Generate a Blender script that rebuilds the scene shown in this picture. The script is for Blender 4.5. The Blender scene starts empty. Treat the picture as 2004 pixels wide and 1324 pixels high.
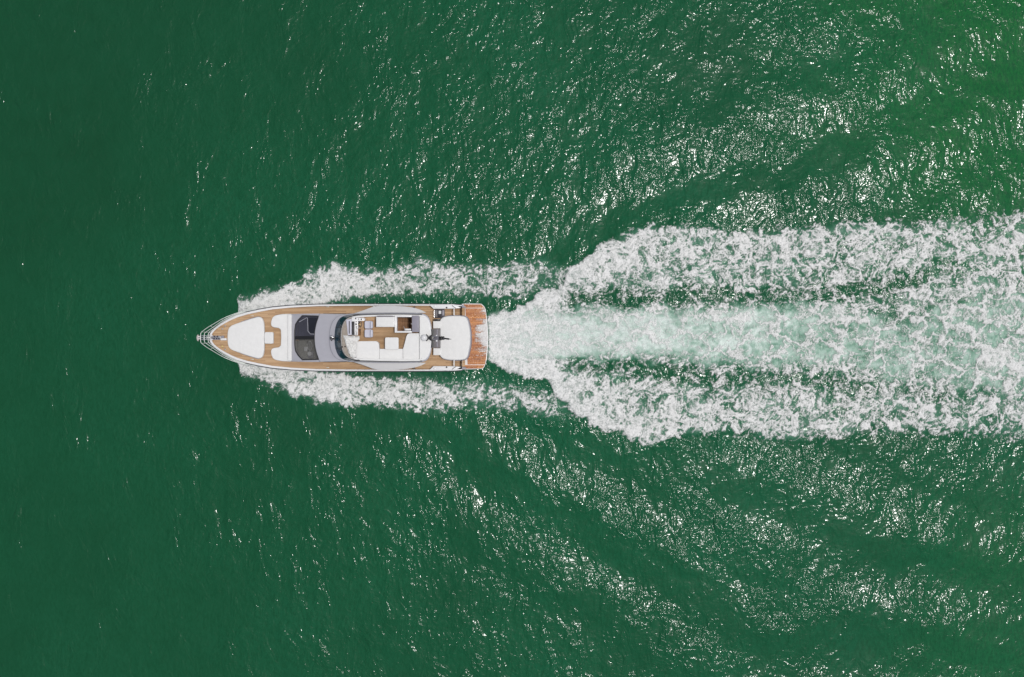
import bpy, bmesh, math
import numpy as np
from mathutils import Vector

S = bpy.context.scene
COL = S.collection
R = math.radians

# ------------------------------------------------------------------ camera, sky, sun, exposure
H = 75.0                 # the drone hovers 75 m above the sea
PXM = 24.0               # photo pixels per metre on the water
CX, CY = 1002.0, 662.0
cam_d = bpy.data.cameras.new('drone_camera')
cam = bpy.data.objects.new('drone_camera', cam_d); COL.objects.link(cam)
cam.location = (0, 0, H)
cam_d.sensor_width = 36.0
cam_d.lens = 36.0 * H / (2004.0 / PXM)
cam_d.clip_start = 0.5; cam_d.clip_end = 9000.0
S.camera = cam

SUN_ELEV, SUN_AZ = R(74.0), R(4.0)      # azimuth counted from +X towards +Y
world = bpy.data.worlds.new('World'); S.world = world; world.use_nodes = True
wn = world.node_tree.nodes; wl = world.node_tree.links; wn.clear()
sky = wn.new('ShaderNodeTexSky'); sky.sky_type = 'NISHITA'; sky.sun_disc = False
sky.sun_elevation = SUN_ELEV; sky.sun_rotation = R(90) - SUN_AZ
sky.dust_density = 3.0; sky.air_density = 1.2
hs = wn.new('ShaderNodeHueSaturation'); hs.inputs['Saturation'].default_value = 0.35
bg = wn.new('ShaderNodeBackground'); bg.inputs['Strength'].default_value = 0.112
wo = wn.new('ShaderNodeOutputWorld')
wl.new(sky.outputs[0], hs.inputs['Color']); wl.new(hs.outputs[0], bg.inputs[0]); wl.new(bg.outputs[0], wo.inputs[0])
sun_d = bpy.data.lights.new('sun', 'SUN'); sun_d.energy = 2.15; sun_d.angle = R(3.2); sun_d.color = (1.0, 0.965, 0.93)
sun = bpy.data.objects.new('sun', sun_d); COL.objects.link(sun)
sdir = Vector((math.cos(SUN_ELEV)*math.cos(SUN_AZ), math.cos(SUN_ELEV)*math.sin(SUN_AZ), math.sin(SUN_ELEV)))
sun.rotation_euler = sdir.to_track_quat('Z', 'Y').to_euler(); sun.location = (30, 10, 60)
S.view_settings.view_transform = 'Standard'; S.view_settings.look = 'None'
S.view_settings.gamma = 1.0; S.view_settings.exposure = -0.30; S.view_settings.use_curve_mapping = False
S.render.engine = 'CYCLES'
S.cycles.max_bounces = 6; S.cycles.transparent_max_bounces = 10; S.cycles.caustics_reflective = False; S.cycles.caustics_refractive = False

# ------------------------------------------------------------------ noise in numpy
def _hash(ix, iy, seed):
    h = (ix.astype(np.int64) * 374761393 + iy.astype(np.int64) * 668265263 + seed * 2147483647) & 0xffffffff
    h = ((h ^ (h >> 13)) * 1274126177) & 0xffffffff
    h = ((h ^ (h >> 16)) * 2246822519) & 0xffffffff
    return (h ^ (h >> 15)) & 0xffffffff
def gnoise(x, y, seed=0):
    """gradient noise, about -1..1"""
    x0 = np.floor(x); y0 = np.floor(y); fx = x - x0; fy = y - y0
    u = fx*fx*fx*(fx*(fx*6-15)+10); v = fy*fy*fy*(fy*(fy*6-15)+10)
    def g(ix, iy):
        a = _hash(ix, iy, seed) * (2*np.pi/4294967296.0)
        return np.cos(a)*(x-ix) + np.sin(a)*(y-iy)
    n00 = g(x0, y0); n10 = g(x0+1, y0); n01 = g(x0, y0+1); n11 = g(x0+1, y0+1)
    return 1.5*((n00*(1-u)+n10*u)*(1-v) + (n01*(1-u)+n11*u)*v)
def fbm(x, y, octs, seed=0, gain=0.5):
    s = 0; a = 1.0; t = 0
    for k in range(octs):
        s = s + a*gnoise(x*2**k + 17.3*k, y*2**k - 9.1*k, seed + 31*k); t += a; a *= gain
    return s/t
def ridge(x, y, seed, k=4.0):
    return np.clip(1 - np.abs(gnoise(x, y, seed))*k, 0, 1)
def sstep(a, b, x):
    t = np.clip((x-a)/(b-a), 0, 1); return t*t*(3-2*t)

# ------------------------------------------------------------------ the sea: height, foam cover and air in the water, all in world metres
def toP(x, y): return CX + x*PXM, CY - y*PXM      # metres -> survey units used below (24 to the metre)
def toW(px, py): return (px-CX)/PXM, (CY-py)/PXM
def lin(px, pts):
    a = np.array(pts, float); return np.interp(px, a[:, 0], a[:, 1])

bow_top_out = [(455,620),(465,600),(468,577),(520,560),(555,548),(594,540),(598,522),(656,503),(677,514),(726,519),(772,516),(789,505),(824,498),(859,506),(894,505),(946,511),(1034,501),(1086,508),(1140,522),(1220,540)]
bow_top_in  = [(455,630),(640,596),(700,593),(737,588),(860,588),(946,592),(1016,596),(1080,580),(1140,560),(1220,545)]
bow_bot_out = [(455,700),(465,712),(471,738),(474,748),(500,746),(510,756),(536,762),(556,773),(574,784),(600,788),(612,795),(660,804),(719,798),(750,801),(780,808),(840,812),(894,808),(964,804),(1034,820),(1086,824),(1140,816),(1200,800)]
bow_bot_in  = [(455,698),(640,724),(700,727),(800,728),(894,731),(964,735),(1016,742),(1080,756),(1140,775),(1200,798)]
st_top = [(948,612),(980,611),(1000,605),(1050,572),(1100,552),(1115,526),(1175,477),(1225,455),(1275,434),(1350,436),(1450,440),(1600,432),(1650,416),(1800,420),(1925,403),(2004,402),(2400,400)]
st_bot = [(948,704),(975,714),(1000,735),(1080,750),(1083,778),(1115,805),(1165,840),(1215,852),(1270,876),(1350,860),(1450,858),(1550,878),(1625,870),(1700,862),(1850,862),(2004,878),(2400,885)]
cen_top = [(948,612),(1000,606),(1060,602),(1100,604),(1250,602),(1400,598),(1500,592),(1640,596),(1760,606),(1850,575),(2004,562),(2400,560)]
cen_bot = [(948,705),(1000,716),(1100,704),(1300,704),(1400,716),(1600,720),(1800,752),(2004,775),(2400,780)]

def foam_fields(x, y):
    px, py = toP(x, y)
    # ragged outlines: the tables are read through a warp
    wx = px + 16*fbm(px/46, py/46, 4, 5) ; wy = py + 15*fbm(px/40+9, py/40, 4, 11)
    # --- bow wave foam, both sides
    def side(out, inn, sgn):
        o = lin(wx, out); i = lin(wx, inn)
        d_out = (wy - o)*sgn        # > 0 inside
        d_in = (lin(px, inn) + 5*fbm(px/22, py/60, 2, 3) - py)*sgn
        e = sstep(-3, 22 + 10*fbm(px/25,py/25,2,7), d_out) * sstep(-7, lin(px, [(600, 6), (760, 26), (1000, 34), (1200, 30)]), d_in)
        return e*sstep(462, 470, wx), d_out, d_in
    et, dt, it_ = side(bow_top_out, bow_top_in, 1)
    eb, db, ib = side(bow_bot_out, bow_bot_in, -1)
    bow = np.maximum(et, eb)
    bow_fade = 1 - 0.30*sstep(620, 1000, px) - 0.35*sstep(1050, 1220, px)
    # --- stern wake
    t = lin(wx, st_top); b = lin(wx, st_bot)
    dst = np.minimum(wy - t, b - wy)
    st = sstep(-4, lin(px, [(1000, 12), (1250, 16), (1500, 30), (2000, 44)]), dst)*sstep(950, 958, px)
    ct = lin(px, cen_top) + 30*fbm(px/44, py/44, 4, 21, .65); cb = lin(px, cen_bot) + 30*fbm(px/44, py/44, 4, 22, .65)
    dc = np.minimum(py-ct, cb-py)
    cen = sstep(-12, 24, dc)*sstep(950, 962, px)
    # dark slots between the arms and the churned middle
    s1c = lin(px, [(1060,598),(1100,586),(1250,583),(1400,580),(1600,572),(1750,560),(1850,520),(2100,500)])
    s1w = lin(px, [(1060,3),(1110,19),(1250,21),(1400,17),(1600,18),(1760,26),(1850,22),(2000,14),(2100,10)])
    s1a = lin(px, [(1065,0),(1125,.52),(1250,.50),(1400,.42),(1650,.42),(1760,.40),(1830,.22),(1900,.02),(2100,.0)])
    s2c = lin(px, [(1060,716),(1100,714),(1250,720),(1400,738),(1600,742),(1800,770),(2100,790)])
    s2w = lin(px, [(1060,4),(1110,15),(1250,20),(1400,22),(1600,20),(1800,18),(2100,14)])
    s2a = lin(px, [(1070,0),(1130,.44),(1250,.46),(1400,.42),(1620,.36),(1800,.12),(2100,.05)])
    wpy = py + 17*fbm(px/60, py/30, 4, 41, .6)
    slot = np.maximum(s1a*np.exp(-((wpy-s1c)/s1w)**2), s2a*np.exp(-((wpy-s2c)/s2w)**2))
    # --- how much of the surface is covered
    young = 1 - sstep(1000, 1350, px)
    clump = fbm(px/70, py/42, 3, 61, .6)
    px_, py_ = px, py
    # arms: leading edges are the thickest
    lead = np.exp(-np.clip(dst, 0, 400)/38.0)*sstep(2050, 1300, px)*0.30
    arm = st*(0.60 + lead + 0.30*np.exp(-np.clip(dst, 0, 400)/60.0)*sstep(1330, 1130, px) + 0.08*young + 0.34*clump + 0.05*sstep(1300, 2000, px) - slot*(0.82+0.9*clump))
    midc = cen*(0.42 + 0.42*np.exp(-((px-955)/150.0)**2) + 0.24*clump + 0.15*sstep(1400, 1900, px))
    cenw = cen*sstep(0, 20, dc+6)
    r1 = np.exp(-((wpy*.5+py*.5 - lin(px, [(950, 628), (1010, 612), (1060, 588), (1110, 550), (1160, 510), (1220, 475)]))/13.0)**2)
    r2 = np.exp(-((wpy*.5+py*.5 - lin(px, [(950, 694), (1020, 714), (1080, 740), (1110, 775), (1150, 815), (1210, 838)]))/13.0)**2)
    fan = np.maximum(r1, r2)*sstep(950, 975, px)*sstep(1230, 1120, px)
    cov_st = arm*(1-cenw) + midc*cenw + 0.38*fan*st
    cov_bow = bow*bow_fade*(0.80 + 0.42*clump + 0.16*np.exp(-((px-500)/70.0)**2)*1.4)
    cov_bow = cov_bow - 0.20*sstep(20, 0, np.minimum(np.where(py < 660, it_, ib), 60))*sstep(600, 740, px)
    cov = np.maximum(cov_bow*sstep(0, 1, st*0+1), cov_st)
    # air in the water: milky mint in the middle, a hint under the arms
    air_c = cen*sstep(-6, 10, dst)*(1.0 - 0.50*sstep(1080, 1800, px) + 0.42*fbm(px/60, py/40, 3, 71)*sstep(1000, 1200, px) + 0.55*fbm(px/24 + 1.5*fbm(px/50, py/50, 2, 73), py/13 + 1.5*fbm(px/50, py/50, 2, 74), 3, 72, .6)*sstep(980, 1150, px))
    hole = np.exp(-(((px-1765)/60)**2 + ((py-590)/34)**2))*0.7
    air = np.clip(np.maximum(np.maximum(air_c - hole, 0.20*st*sstep(.1,.8,cov)*(1+1.2*clump)), 0.14*bow*bow_fade) - 0.3*slot, 0, 1)
    return px, py, cov, air, cenw, st, bow, young, slot

def worley(x, y, seed=0, jit=.95):
    """distance to the nearest and second nearest scattered point, and a random number per cell"""
    ix = np.floor(x); iy = np.floor(y)
    f1 = np.full(x.shape, 9.0); f2 = np.full(x.shape, 9.0); cid = np.zeros(x.shape)
    for dx in (-1, 0, 1):
        for dy in (-1, 0, 1):
            cx = ix+dx; cy = iy+dy
            h1 = _hash(cx, cy, seed)/4294967296.0; h2 = _hash(cx, cy, seed+977)/4294967296.0
            d = np.hypot(cx+.5+jit*(h1-.5)-x, cy+.5+jit*(h2-.5)-y)
            near = d < f1
            f2 = np.where(near, f1, np.minimum(f2, d)); cid = np.where(near, h1*7 % 1, cid); f1 = np.where(near, d, f1)
    return f1, f2, cid

def cen_mask(px, py):
    """the churned middle right behind the transom"""
    m = np.minimum(py - lin(px, [(950, 608), (1000, 606), (1050, 598), (1100, 600), (1400, 602)]), lin(px, [(950, 708), (1000, 722), (1060, 722), (1120, 702), (1400, 706)]) - py)
    return sstep(-2, 22, m + 9*fbm(px/22, py/22, 3, 77))*sstep(952, 958, px)
def foam_alpha(x, y):
    px, py, cov, air, cenw, st, bow, young, slot = foam_fields(x, y)
    q1 = fbm(px/34, py/34, 4, 101, .6); q2 = fbm(px/34+40, py/34, 4, 102, .6)
    q3 = fbm(px/9, py/9, 3, 103, .6); q4 = fbm(px/9+7, py/9, 3, 104, .6)
    # arms: foam with holes of many sizes
    X = px + 20*q1 + 6*q3; Y = py + 20*q2 + 6*q4
    def net(X, Y, sx, sy, seed):
        f1, f2, c = worley(X/sx, Y/sy, seed); return np.clip(1-(f2-f1)*1.5, 0, 1), f1, c
    e1, a1, c1 = net(X, Y, 24, 20, 111); e2, a2, c2 = net(X+5*q4, Y+5*q3, 11, 9.5, 112); e3, a3, c3 = net(X, Y, 5.2, 4.8, 113)
    n1 = fbm(X/26, Y/20, 3, 121, .6); n2 = fbm(X/8, Y/7, 3, 122, .6); n3 = fbm(px/3.6, py/3.4, 2, 123, .6)
    tex_arm = 0.36*e1*(.5+c1) + 0.32*e2*(.4+1.0*c2) + 0.16*e3 + 0.44*n1 + 0.30*n2 + 0.08*n3 + 0.11
    # churned middle: wide cells outlined by thin threads
    Xc = px + 34*q1 + 7*q3; Yc = py + 28*q2 + 7*q4
    g1, b1, d1 = net(Xc, Yc, 66, 42, 131); g2, b2, d2 = net(Xc+8*q4, Yc, 30, 23, 132); g3, b3, d3 = net(Xc, Yc+6*q3, 12, 10, 133)
    far = sstep(1250, 1750, px)
    tex_cen = 0.80*g1**5 + 0.66*g2**6*(.35+d2) + 0.36*g3**4*(.3+d3) + 0.34*n1 + 0.26*n2 + 0.10*n3 + 0.06 + 0.05*far
    tex = tex_arm*(1-cenw) + tex_cen*cenw
    # bow spray and the first metres of the wake: soft, combed, fine
    comb = fbm(px/18, py/4.5 + 3*q1, 3, 141, .6)
    fine = fbm(px/5.5+q1, py/5+q2, 3, 143, .65)
    soft_b = 0.46 + 0.36*n2 + 0.30*fine + 0.20*n1 + 0.10*e3
    wb = bow*(0.75 - 0.45*sstep(600, 900, px))*(1-st)
    tex = tex*(1-wb) + soft_b*wb
    yb = young*st*(1-0.5*sstep(1150, 1300, px))
    th_ = (py-660)/np.maximum(px-880, 40)
    rays = fbm(px/70 + 2*q1, th_*26 + 1.2*q1, 4, 145, .62)
    tex = tex*(1-0.6*yb) + 0.6*yb*(0.46 + 0.62*rays + 0.25*n2 + .12*n3)
    hullside = bow*sstep(560, 760, px)*sstep(48, 10, np.abs(np.abs(py-660)-68))
    tex = tex + 0.30*fbm(px/3.6, py/13, 3, 142, .6)*hullside
    thr = 0.90 - 0.92*cov
    # a thin grey veil, thick clots on it, and fine threads over both
    d = tex - thr
    u1 = px + 26*fbm(px/48, py/40, 2, 171); v1 = py + 24*fbm(px/48+13, py/40, 2, 172)
    u2 = u1 + 15*fbm(u1/19, v1/17, 2, 173); v2 = v1 + 15*fbm(u1/19+5, v1/17, 2, 174)
    fil = np.maximum(ridge(u2/28, v2/21, 175, 6.0)**1.3, np.maximum(.9*ridge(u2/16, v2/12.5, 176, 5.0)**1.3, .6*ridge(u2/8.4+4, v2/7.2, 177, 4.0)**1.3))
    hole = 1 - sstep(.12, .42, worley(u2/22, v2/17, 178)[0])*1.0       # round gaps, each a dark pool
    hole2 = 1 - sstep(.14, .38, worley(u2/10.5, v2/9, 179)[0])*1.0
    d = d - (0.42*hole + .20*hole2)*(1-.6*wb)*(1-.45*yb)*(1-cenw)
    veil = sstep(-0.36, 0.40, d)
    clot = sstep(-0.08 - 0.10*wb - 0.06*cenw, 0.30 + 0.10*cenw, d + 0.16*(fil-.4) + 0.06*n3)
    h1, _, k1 = net(px + 9*q3 + 12*q1, py + 9*q4 + 12*q2, 8.5, 7.5, 161); h2, _, k2 = net(X, Y, 17, 14, 162)
    thread = np.maximum(fil, .8*np.maximum(h1**5*(.1+.9*k1), h2**7*(.2+.8*k2))*cenw)
    a = (0.37+.12*wb)*veil + 0.46*clot + 0.50*thread*sstep(0, .45, veil)*(1-.75*wb)*(1-.35*cenw) - 0.05
    a = np.clip(a, 0, 1)*sstep(0.02, 0.20, cov)*(0.92 + 0.10*n3 + 0.24*n2)
    a = np.clip(a*1.05, 0, 1)
    web = np.maximum(g1**5, np.maximum(.85*g2**6*(.4+.8*d2), .6*g3**5*(.2+.8*d3)))*cenw*sstep(1020, 1250, px)
    a = np.clip(a + (1-a)*.75*web*(.75+.6*n2), 0, 1)
    milk = cen_mask(px, py)*sstep(1500, 1000, px)*(.46 + .75*rays + .3*n2)
    a = np.clip(a + (1-a)*np.clip(milk, 0, .9), 0, 1)
    tone = np.clip(tex + .25*thread + .5*web - .06 + .12*(n2+n3), 0, 1.2)
    return a*(0.97-0.02*cenw), tone, cov, px, py

# centre lines of the smooth dark lanes between the diverging waves, one above the wake and two below
LANES = ((1, [(900, 560), (1060, 500), (1200, 435), (1330, 390), (1500, 332), (1680, 290), (1900, 185), (2300, 60)], 980),
         (-1, [(640, 790), (830, 845), (960, 925), (1100, 1010), (1250, 1105), (1500, 1260)], 700),
         (-1, [(1000, 815), (1130, 862), (1300, 915), (1500, 985), (1700, 1060), (2004, 1165), (2300, 1270)], 1080))
def lane_d(px, py, sgn, tab):
    """metres outwards from a lane"""
    return (lin(px, tab)-py)*sgn*.89/PXM
# height of the sea
def sea_height(x, y):
    px, py = toP(x, y)
    h = np.zeros_like(x)
    # swell and chop, a few crossing trains, warped so no crest runs straight
    w1 = 3.0*fbm(x/11, y/11, 2, 201); w2 = 1.2*fbm(x/4, y/4, 2, 202)
    for (L, ang, A) in ((6.2, 20, .030), (3.7, -25, .026), (2.5, 62, .019), (1.75, 5, .014), (1.25, -50, .0085)):
        k = 2*np.pi/L; a = R(ang)
        h = h + A*np.sin(k*(x*np.cos(a)+y*np.sin(a)) + k*0.22*L*(w1 if L > 3 else w2+w1)) * (0.65+0.6*fbm(x/(3*L), y/(3*L), 2, int(L*100)))
    px, py = toP(x, y)
    h = h*(0.50 + 0.42*sstep(150, 900, px))
    # diverging waves thrown off by the hull
    for sgn, tab, s0 in LANES:
        d = lane_d(px, py, sgn, tab) + 1.0*fbm(x/8, y/8, 3, 221)
        L = 6.3
        env = sstep(s0, s0+260, px)*np.exp(-(np.clip(np.abs(d)-L*.7, 0, 99)/(L*.55))**2)*sstep(2.6, 5.5, np.abs(y))
        h = h + .085*env*np.cos(2*np.pi*(d+L/4)/L)
    # hollow alongside the hull and behind the transom, ridge under the foam arms
    _, _, cov, air, cenw, st, bow, young, slot = foam_fields(x, y)
    h = h + 0.16*bow*np.clip(cov, 0, 1) + 0.17*st*np.clip(cov, 0, 1) + 0.10*np.clip(cov, 0, 1)*fbm(px/14, py/14, 3, 231) - 0.10*slot
    return h

def grid_axis(a, b, d, far):
    core = np.arange(a, b+1e-6, d)
    ext = []; s = d; v = b
    while v < far: s *= 1.22; v += s; ext.append(v)
    ext2 = []; s = d; v = a
    while v > -far: s *= 1.22; v -= s; ext2.append(v)
    return np.array(ext2[::-1] + list(core) + ext)

def new_mesh(name, verts, quads, smooth=True):
    me = bpy.data.meshes.new(name)
    nv, nq = len(verts), len(quads)
    me.vertices.add(nv); me.vertices.foreach_set('co', np.asarray(verts, np.float32).ravel())
    me.loops.add(nq*4); me.loops.foreach_set('vertex_index', np.asarray(quads, np.int32).ravel())
    me.polygons.add(nq); me.polygons.foreach_set('loop_start', np.arange(nq, dtype=np.int32)*4)
    me.polygons.foreach_set('use_smooth', np.full(nq, smooth))
    me.update(calc_edges=True); me.validate()
    return me
def set_attr(me, name, vals):
    at = me.attributes.new(name, 'FLOAT', 'POINT'); at.data.foreach_set('value', np.asarray(vals, np.float32).ravel())

# ------------------------------------------------------------------ node helpers
class NT:
    def __init__(s, name):
        s.m = bpy.data.materials.new(name); s.m.use_nodes = True
        s.t = s.m.node_tree; s.t.nodes.clear()
        s.out = s.n('ShaderNodeOutputMaterial')
    def n(s, t, **kw):
        o = s.t.nodes.new(t)
        for k, v in kw.items(): setattr(o, k, v)
        return o
    def l(s, a, b): s.t.links.new(a, b)
    def put(s, sock, v):
        if isinstance(v, bpy.types.NodeSocket): s.l(v, sock)
        else: sock.default_value = v
    def math(s, op, a, b=0.0, c=None, clamp=False):
        o = s.n('ShaderNodeMath', operation=op, use_clamp=clamp); s.put(o.inputs[0], a); s.put(o.inputs[1], b)
        if c is not None: s.put(o.inputs[2], c)
        return o.outputs[0]
    def attr(s, name):
        o = s.n('ShaderNodeAttribute'); o.attribute_name = name; return o.outputs['Fac']
    def coords(s, which='Object', scale=(1, 1, 1), rot=(0, 0, 0), loc=(0, 0, 0)):
        c = s.n('ShaderNodeTexCoord'); m = s.n('ShaderNodeMapping')
        m.inputs['Scale'].default_value = scale; m.inputs['Rotation'].default_value = rot; m.inputs['Location'].default_value = loc
        s.l(c.outputs[which], m.inputs[0]); return m.outputs[0]
    def noise(s, co, scale, detail=3, rough=.5, dist=0.0):
        o = s.n('ShaderNodeTexNoise'); s.l(co, o.inputs['Vector']); o.inputs['Scale'].default_value = scale
        o.inputs['Detail'].default_value = detail; o.inputs['Roughness'].default_value = rough; o.inputs['Distortion'].default_value = dist
        return o.outputs[0]
    def ramp(s, f, stops, interp='LINEAR'):
        o = s.n('ShaderNodeValToRGB'); o.color_ramp.interpolation = interp; s.l(f, o.inputs[0])
        e = o.color_ramp.elements
        while len(e) < len(stops): e.new(0.5)
        for i, (p, c) in enumerate(stops):
            e[i].position = p; e[i].color = (*c, 1) if len(c) == 3 else c
        return o.outputs[0]
    def mix(s, f, a, b, mode='MIX'):
        o = s.n('ShaderNodeMix', data_type='RGBA', blend_type=mode); s.put(o.inputs[0], f)
        for k, v in ((6, a), (7, b)):
            if not isinstance(v, bpy.types.NodeSocket): v = (*v, 1) if len(v) == 3 else v
            s.put(o.inputs[k], v)
        return o.outputs[2]
    def bump(s, h, strength=1.0, dist=1.0, nrm=None):
        o = s.n('ShaderNodeBump'); o.inputs['Strength'].default_value = strength; o.inputs['Distance'].default_value = dist
        s.put(o.inputs['Height'], h)
        if nrm is not None: s.l(nrm, o.inputs['Normal'])
        return o.outputs[0]
    def bsdf(s, **kw):
        o = s.n('ShaderNodeBsdfPrincipled')
        for k, v in kw.items():
            k = k.replace('_', ' ')
            if isinstance(v, tuple) and len(v) == 3: v = (*v, 1)
            s.put(o.inputs[k], v)
        return o.outputs[0]
    def end(s, sh): s.l(sh, s.out.inputs['Surface']); return s.m

def sea_material():
    t = NT('sea_water')
    co = t.coords('Object')
    air = t.attr('air'); tint = t.attr('tint'); calm = t.attr('calm')
    big = t.noise(co, .07, 3, .55)
    mid = t.noise(co, .55, 4, .6, .4)
    deep = t.ramp(big, [(.3, (.0062, .072, .030)), (.5, (.0076, .091, .039)), (.7, (.0090, .105, .048))])
    deep = t.mix(tint, deep, (.010, .140, .028))
    deep = t.mix(t.attr('left_dark'), deep, (.0058, .046, .018))
    st = t.noise(t.coords('Object', scale=(1.5, .6, 1), rot=(0, 0, R(12))), 3.2, 4, .7, .5)
    deep = t.mix(t.ramp(st, [(.40, (0,)*3), (.64, (.75,)*3)]), deep, (.0045, .058, .022))  # dark streaks in the water colour stand in for ripple shading
    f = t.math('MULTIPLY', mid, .35)
    deep = t.mix(f, deep, (.011, .104, .050))
    airn = t.noise(co, 2.2, 5, .65, .6)
    af = t.math('MULTIPLY', air, t.math('ADD', .40, t.math('MULTIPLY', airn, 1.15)), clamp=True)
    milk = t.ramp(af, [(.0, (.16, .42, .30)), (.5, (.36, .58, .475)), (1.0, (.68, .77, .73))])
    colr = t.mix(t.math('POWER', af, .85), deep, milk)
    # ripples: real wave heights in metres
    c1 = t.coords('Object', scale=(1.0, .62, 1), rot=(0, 0, R(18)))
    c2 = t.coords('Object', scale=(.7, 1.0, 1), rot=(0, 0, R(-28)))
    a = t.noise(c1, 1.35, 2, .5, .8); b = t.noise(c2, 3.3, 2, .5, .5); c = t.noise(co, 8.5, 2, .5, .2)
    patch = t.ramp(t.noise(co, .16, 3, .6, .6), [(.34, (.45,)*3), (.64, (1.20,)*3)])
    hgt = t.math('ADD', t.math('MULTIPLY', a, .11), t.math('ADD', t.math('MULTIPLY', b, .060), t.math('MULTIPLY', c, .0)))
    clus = t.ramp(t.noise(t.coords('Object', scale=(1, .6, 1), rot=(0, 0, R(35))), .62, 3, .6, 1.0), [(.36, (.45,)*3), (.62, (1.25,)*3)])
    hgt = t.math('MULTIPLY', hgt, t.math('MULTIPLY', t.math('MULTIPLY', patch, clus), calm))
    nrm = t.bump(hgt, 1.0, 1.0)
    rough = t.math('ADD', .12, t.math('MULTIPLY', af, .4))
    sh = t.bsdf(Base_Color=colr, Roughness=rough, IOR=1.333, Specular_IOR_Level=.34, Normal=nrm)
    return t.end(sh)

def foam_material():
    t = NT('sea_foam')
    co = t.coords('Object')
    a = t.attr('cover'); thick = t.attr('thick')
    fine = t.noise(co, 11, 4, .7, .3)
    fine2 = t.noise(co, 30, 3, .7)
    aa = t.math('ADD', a, t.math('MULTIPLY', t.math('SUBTRACT', fine, .5), .55))
    # only break up what is half covered
    edge = t.math('MULTIPLY', t.math('MULTIPLY', a, t.math('SUBTRACT', 1.0, a)), 4.0)
    al = t.math('ADD', a, t.math('MULTIPLY', t.math('MULTIPLY', t.math('SUBTRACT', fine, .5), 1.5), edge), clamp=True)
    colr = t.ramp(thick, [(.2, (.66, .71, .69)), (.5, (.75, .78, .77)), (.85, (.87, .87, .865))])
    colr = t.mix(t.math('MULTIPLY', fine2, .12), colr, (.60, .64, .63))
    hb = t.math('ADD', t.math('MULTIPLY', t.noise(co, 3.5, 3, .6, .5), .10), t.math('MULTIPLY', fine, .05))
    nrm = t.bump(hb, 1.0, 1.0)
    sh = t.bsdf(Base_Color=colr, Roughness=.75, Specular_IOR_Level=.15, Normal=nrm)
    tr = t.n('ShaderNodeBsdfTransparent'); mx = t.n('ShaderNodeMixShader')
    t.put(mx.inputs[0], t.math('POWER', al, 1.45)); t.l(tr.outputs[0], mx.inputs[1]); t.l(sh, mx.inputs[2])
    return t.end(mx.outputs[0])

M_SEA = sea_material(); M_FOAM = foam_material()

# water sheet: fine where the drone looks, coarser to the horizon
gx = grid_axis(-47.0, 47.0, 0.12, 4200); gy = grid_axis(-33.0, 33.0, 0.12, 4200)
GX, GY = np.meshgrid(gx, gy)
core = (np.abs(GX) < 75) & (np.abs(GY) < 60)
HZ = np.zeros_like(GX)
hz = sea_height(GX[core], GY[core])
fade = sstep(75, 50, np.abs(GX[core]))*sstep(60, 36, np.abs(GY[core]))
HZ[core] = hz*fade
_, _, cov_w, air_w, *_r = foam_fields(GX, GY)
nx, ny = len(gx), len(gy)
idx = np.arange(nx*ny).reshape(ny, nx)
quads = np.stack([idx[:-1, :-1], idx[:-1, 1:], idx[1:, 1:], idx[1:, :-1]], -1).reshape(-1, 4)
me = new_mesh('sea_water', np.stack([GX, GY, HZ], -1).reshape(-1, 3), quads)
inside = sstep(120, 60, np.abs(GX))*sstep(90, 45, np.abs(GY))
set_attr(me, 'air', air_w*inside)
PX, PY = toP(GX, GY)
# water colour: greener to the upper and lower right, darker to the left
tn = fbm(GX/14, GY/14, 3, 301)
tint = sstep(1350, 2150, PX + 260*tn - 0.55*(PY-250)) * sstep(900, 300, PY + 150*tn)*0.9 + 0.35*sstep(1600, 2100, PX+200*tn)*sstep(850, 1100, PY)
set_attr(me, 'tint', np.clip(tint, 0, 1))
left_dark = sstep(1100, 0, PX + 200*tn)*0.42 + 0.35*sstep(700, 0, PX + 1.1*PY - 300 + 180*tn)
set_attr(me, 'left_dark', np.clip(left_dark, 0, 1))
# where ripples are lively: the wake fans, quiet to the left and in the slicks
lane = np.zeros_like(GX); band = np.zeros_like(GX)
for sgn, tab, s0 in LANES:
    d = lane_d(PX, PY, sgn, tab) + 2.4*fbm(GX/6, GY/6, 4, 331, .6)
    env = sstep(s0-60, s0+120, PX)*(GY*sgn > 2)
    lane = np.maximum(lane, np.exp(-(d/1.15)**2)*env*(1-.45*sstep(1500, 2000, PX)))
    band = np.maximum(band, np.exp(-((d-3.4)/1.9)**2)*env*sstep(2100, 1500, PX))
live = 0.98 + 0.12*sstep(430, 1150, PX + 120*tn) - 0.30*sstep(1350, 1950, PX+120*tn) - 0.50*lane + 0.15*band + .35*fbm(GX/5, GY/5, 3, 341)
live = live*(0.64+.36*sstep(100, 950, PX + 150*tn))
set_attr(me, 'calm', np.clip(live, .2, 1.3))
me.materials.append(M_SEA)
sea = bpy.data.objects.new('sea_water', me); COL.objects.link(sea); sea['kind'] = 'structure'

def sea_z(x, y):
    """height of the water sheet at given points"""
    i = np.clip(np.searchsorted(gx, x)-1, 0, nx-2); j = np.clip(np.searchsorted(gy, y)-1, 0, ny-2)
    fx = (x-gx[i])/(gx[i+1]-gx[i]); fy = (y-gy[j])/(gy[j+1]-gy[j])
    return (HZ[j, i]*(1-fx)+HZ[j, i+1]*fx)*(1-fy) + (HZ[j+1, i]*(1-fx)+HZ[j+1, i+1]*fx)*fy

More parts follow.
